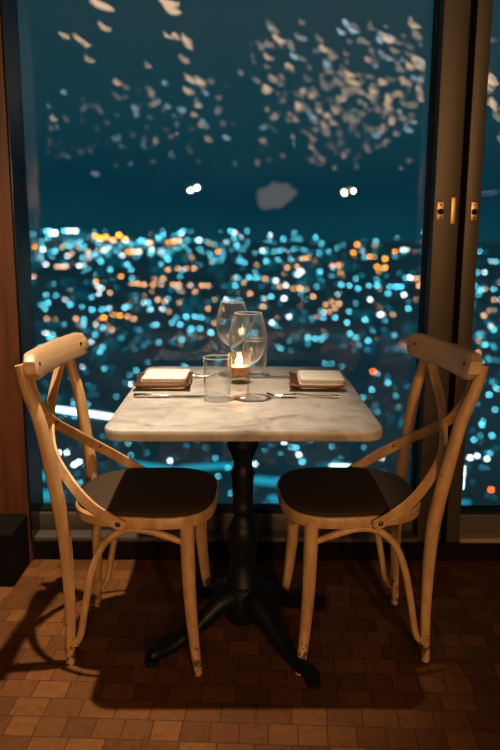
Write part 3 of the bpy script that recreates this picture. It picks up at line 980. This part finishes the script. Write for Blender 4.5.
# the uncountable rest
for kind, n, seed in (('teal', 640, 1), ('blue', 700, 2), ('peach', 300, 3), ('white', 120, 4)):
    r2 = random.Random(seed)
    bm = bmesh.new()
    for k in range(n):
        far = r2.random() < 0.52
        px = r2.uniform(-60, 620); py = r2.uniform(241, 350) if far else r2.uniform(345, 512)
        if kind in ('peach', 'white') and not far:
            continue
        if kind in ('teal', 'white') and k % 3 == 0:
            px = r2.gauss(140, 110); py = max(231, r2.gauss(247, 9))
        x, y, z, d = city(px, py)
        s = r2.uniform(0.3, 1.1) / FPX * d
        bmesh.ops.create_icosphere(bm, subdivisions=1, radius=s, matrix=Matrix.Translation((x, y, z)))
    o = obj('distant_city_lights', bm, LM[kind].materials[0], smooth=False)
    tag(o, {'teal': 'faint scatter of smaller teal lights across the night city', 'blue': 'dim haze of deep blue lights across the night city', 'peach': 'faint scatter of smaller peach lights near the horizon', 'white': 'faint scatter of smaller white lights near the horizon'}[kind],
        'city lights', None, 'stuff')

# dim buildings with lit storeys
M_bld = bpy.data.materials.new('city_block_windows'); M_bld.use_nodes = True
M_bld.cycles.emission_sampling = 'NONE'
_t = M_bld.node_tree; _b = _t.nodes['Principled BSDF']
_tc = _t.nodes.new('ShaderNodeTexCoord')
_wn = _t.nodes.new('ShaderNodeTexBrick')
_wn.inputs['Scale'].default_value = 0.16; _wn.inputs['Mortar Size'].default_value = 0.05
_wn.inputs['Color1'].default_value = (0.0, 0.02, 0.03, 1); _wn.inputs['Color2'].default_value = (0.01, 0.32, 0.44, 1); _wn.inputs['Mortar'].default_value = (0, 0, 0, 1)
_wn.inputs['Bias'].default_value = -0.3
_cmb = _t.nodes.new('ShaderNodeCombineXYZ'); _sep = _t.nodes.new('ShaderNodeSeparateXYZ'); _sm = _t.nodes.new('ShaderNodeMath'); _sm.operation = 'ADD'
_t.links.new(_tc.outputs['Object'], _sep.inputs[0])
_t.links.new(_sep.outputs['X'], _sm.inputs[0]); _t.links.new(_sep.outputs['Y'], _sm.inputs[1])
_t.links.new(_sm.outputs[0], _cmb.inputs['X']); _t.links.new(_sep.outputs['Z'], _cmb.inputs['Y'])
_t.links.new(_cmb.outputs[0], _wn.inputs['Vector'])
_b.inputs['Base Color'].default_value = (0.05, 0.09, 0.11, 1); _b.inputs['Roughness'].default_value = 0.9
_t.links.new(_wn.outputs['Color'], _b.inputs['Emission Color']); _b.inputs['Emission Strength'].default_value = 0.9
r3 = random.Random(21)
for k in range(64):
    px = r3.uniform(20, 520); py = r3.uniform(262, 345) if k % 3 else r3.uniform(345, 520)
    x, y, z, d = city(px, py)
    gz = ground_z(d)
    w = r3.uniform(5, 16) / FPX * d; dp = w * r3.uniform(0.6, 1.2); h = r3.uniform(5, 14) / FPX * d
    bm = bmesh.new()
    box(bm, -w / 2, w / 2, -dp / 2, dp / 2, 0, h)
    if k % 2:
        box(bm, -w / 5, w / 4, -dp / 4, dp / 4, h, h * 1.18)
    o = obj('city_building', bm, M_bld, smooth=False, loc=(x, y, gz)); o.rotation_euler = (0, 0, r3.uniform(-0.6, 0.6))
    tag(o, 'dark blurred city block with dim blue windows beyond the glass', 'building', 'city blocks beyond the window')

for q, (x, y, z) in enumerate(towers):
    gz = ground_z(y); h = z - gz - 9.0
    bm = bmesh.new()
    box(bm, -11, 11, -10, 10, 0, h * 0.86); box(bm, -8, 8, -8, 8, h * 0.86, h)
    o = obj('city_tower', bm, M_bld, smooth=False, loc=(x, y + 4, gz))
    tag(o, 'dark distant tower on the horizon carrying bright white lights', 'tower', 'white lit towers on the horizon')

# self-glowing strips: lamp light on the city put into emission
M_lit = glow('teal_painted_glow', (0.02, 0.42, 0.60), 0.85, False)
M_litb = glow('white_painted_glow', (0.62, 0.93, 1.0), 5.0, False)


def lit_strip(px0, py0, px1, py1, hpx, mat, label, name='painted_glow_patch'):
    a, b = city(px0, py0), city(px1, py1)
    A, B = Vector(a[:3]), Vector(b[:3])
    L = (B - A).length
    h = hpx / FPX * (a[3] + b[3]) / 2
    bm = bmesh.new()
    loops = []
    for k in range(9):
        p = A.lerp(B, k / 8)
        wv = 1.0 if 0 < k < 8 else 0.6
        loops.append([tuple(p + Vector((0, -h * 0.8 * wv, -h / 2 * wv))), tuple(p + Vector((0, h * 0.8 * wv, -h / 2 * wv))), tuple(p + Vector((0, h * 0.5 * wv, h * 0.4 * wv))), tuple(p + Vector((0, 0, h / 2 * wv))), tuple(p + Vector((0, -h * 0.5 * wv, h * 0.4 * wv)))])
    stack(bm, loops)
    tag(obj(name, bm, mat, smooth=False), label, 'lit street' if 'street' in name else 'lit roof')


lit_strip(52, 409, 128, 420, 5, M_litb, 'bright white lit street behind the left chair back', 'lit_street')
lit_strip(40, 398, 62, 402, 4, M_lit, 'short teal painted glow left of the white street')
lit_strip(120, 463, 178, 471, 7, M_lit, 'long teal painted glow above the left chair seat')
lit_strip(176, 470, 232, 466, 7, M_lit, 'teal painted glow just left of the table pedestal')
lit_strip(252, 481, 292, 485, 10, M_lit, 'broad teal painted glow just right of the table pedestal')
lit_strip(268, 499, 296, 502, 8, M_lit, 'teal painted glow low beside the right chair seat')
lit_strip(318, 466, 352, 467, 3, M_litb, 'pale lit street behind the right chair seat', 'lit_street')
lit_strip(40, 478, 58, 476, 12, M_lit, 'teal painted glow behind the left chair post')
lit_strip(38, 497, 60, 498, 14, M_lit, 'large teal painted glow low in the left window corner')
lit_strip(250, 385 - 14, 300, 372, 4, M_lit, 'teal painted glow just above the tabletop back edge')
lit_strip(455, 503, 470, 503, 5, M_lit, 'small teal painted glow low in the narrow right pane')
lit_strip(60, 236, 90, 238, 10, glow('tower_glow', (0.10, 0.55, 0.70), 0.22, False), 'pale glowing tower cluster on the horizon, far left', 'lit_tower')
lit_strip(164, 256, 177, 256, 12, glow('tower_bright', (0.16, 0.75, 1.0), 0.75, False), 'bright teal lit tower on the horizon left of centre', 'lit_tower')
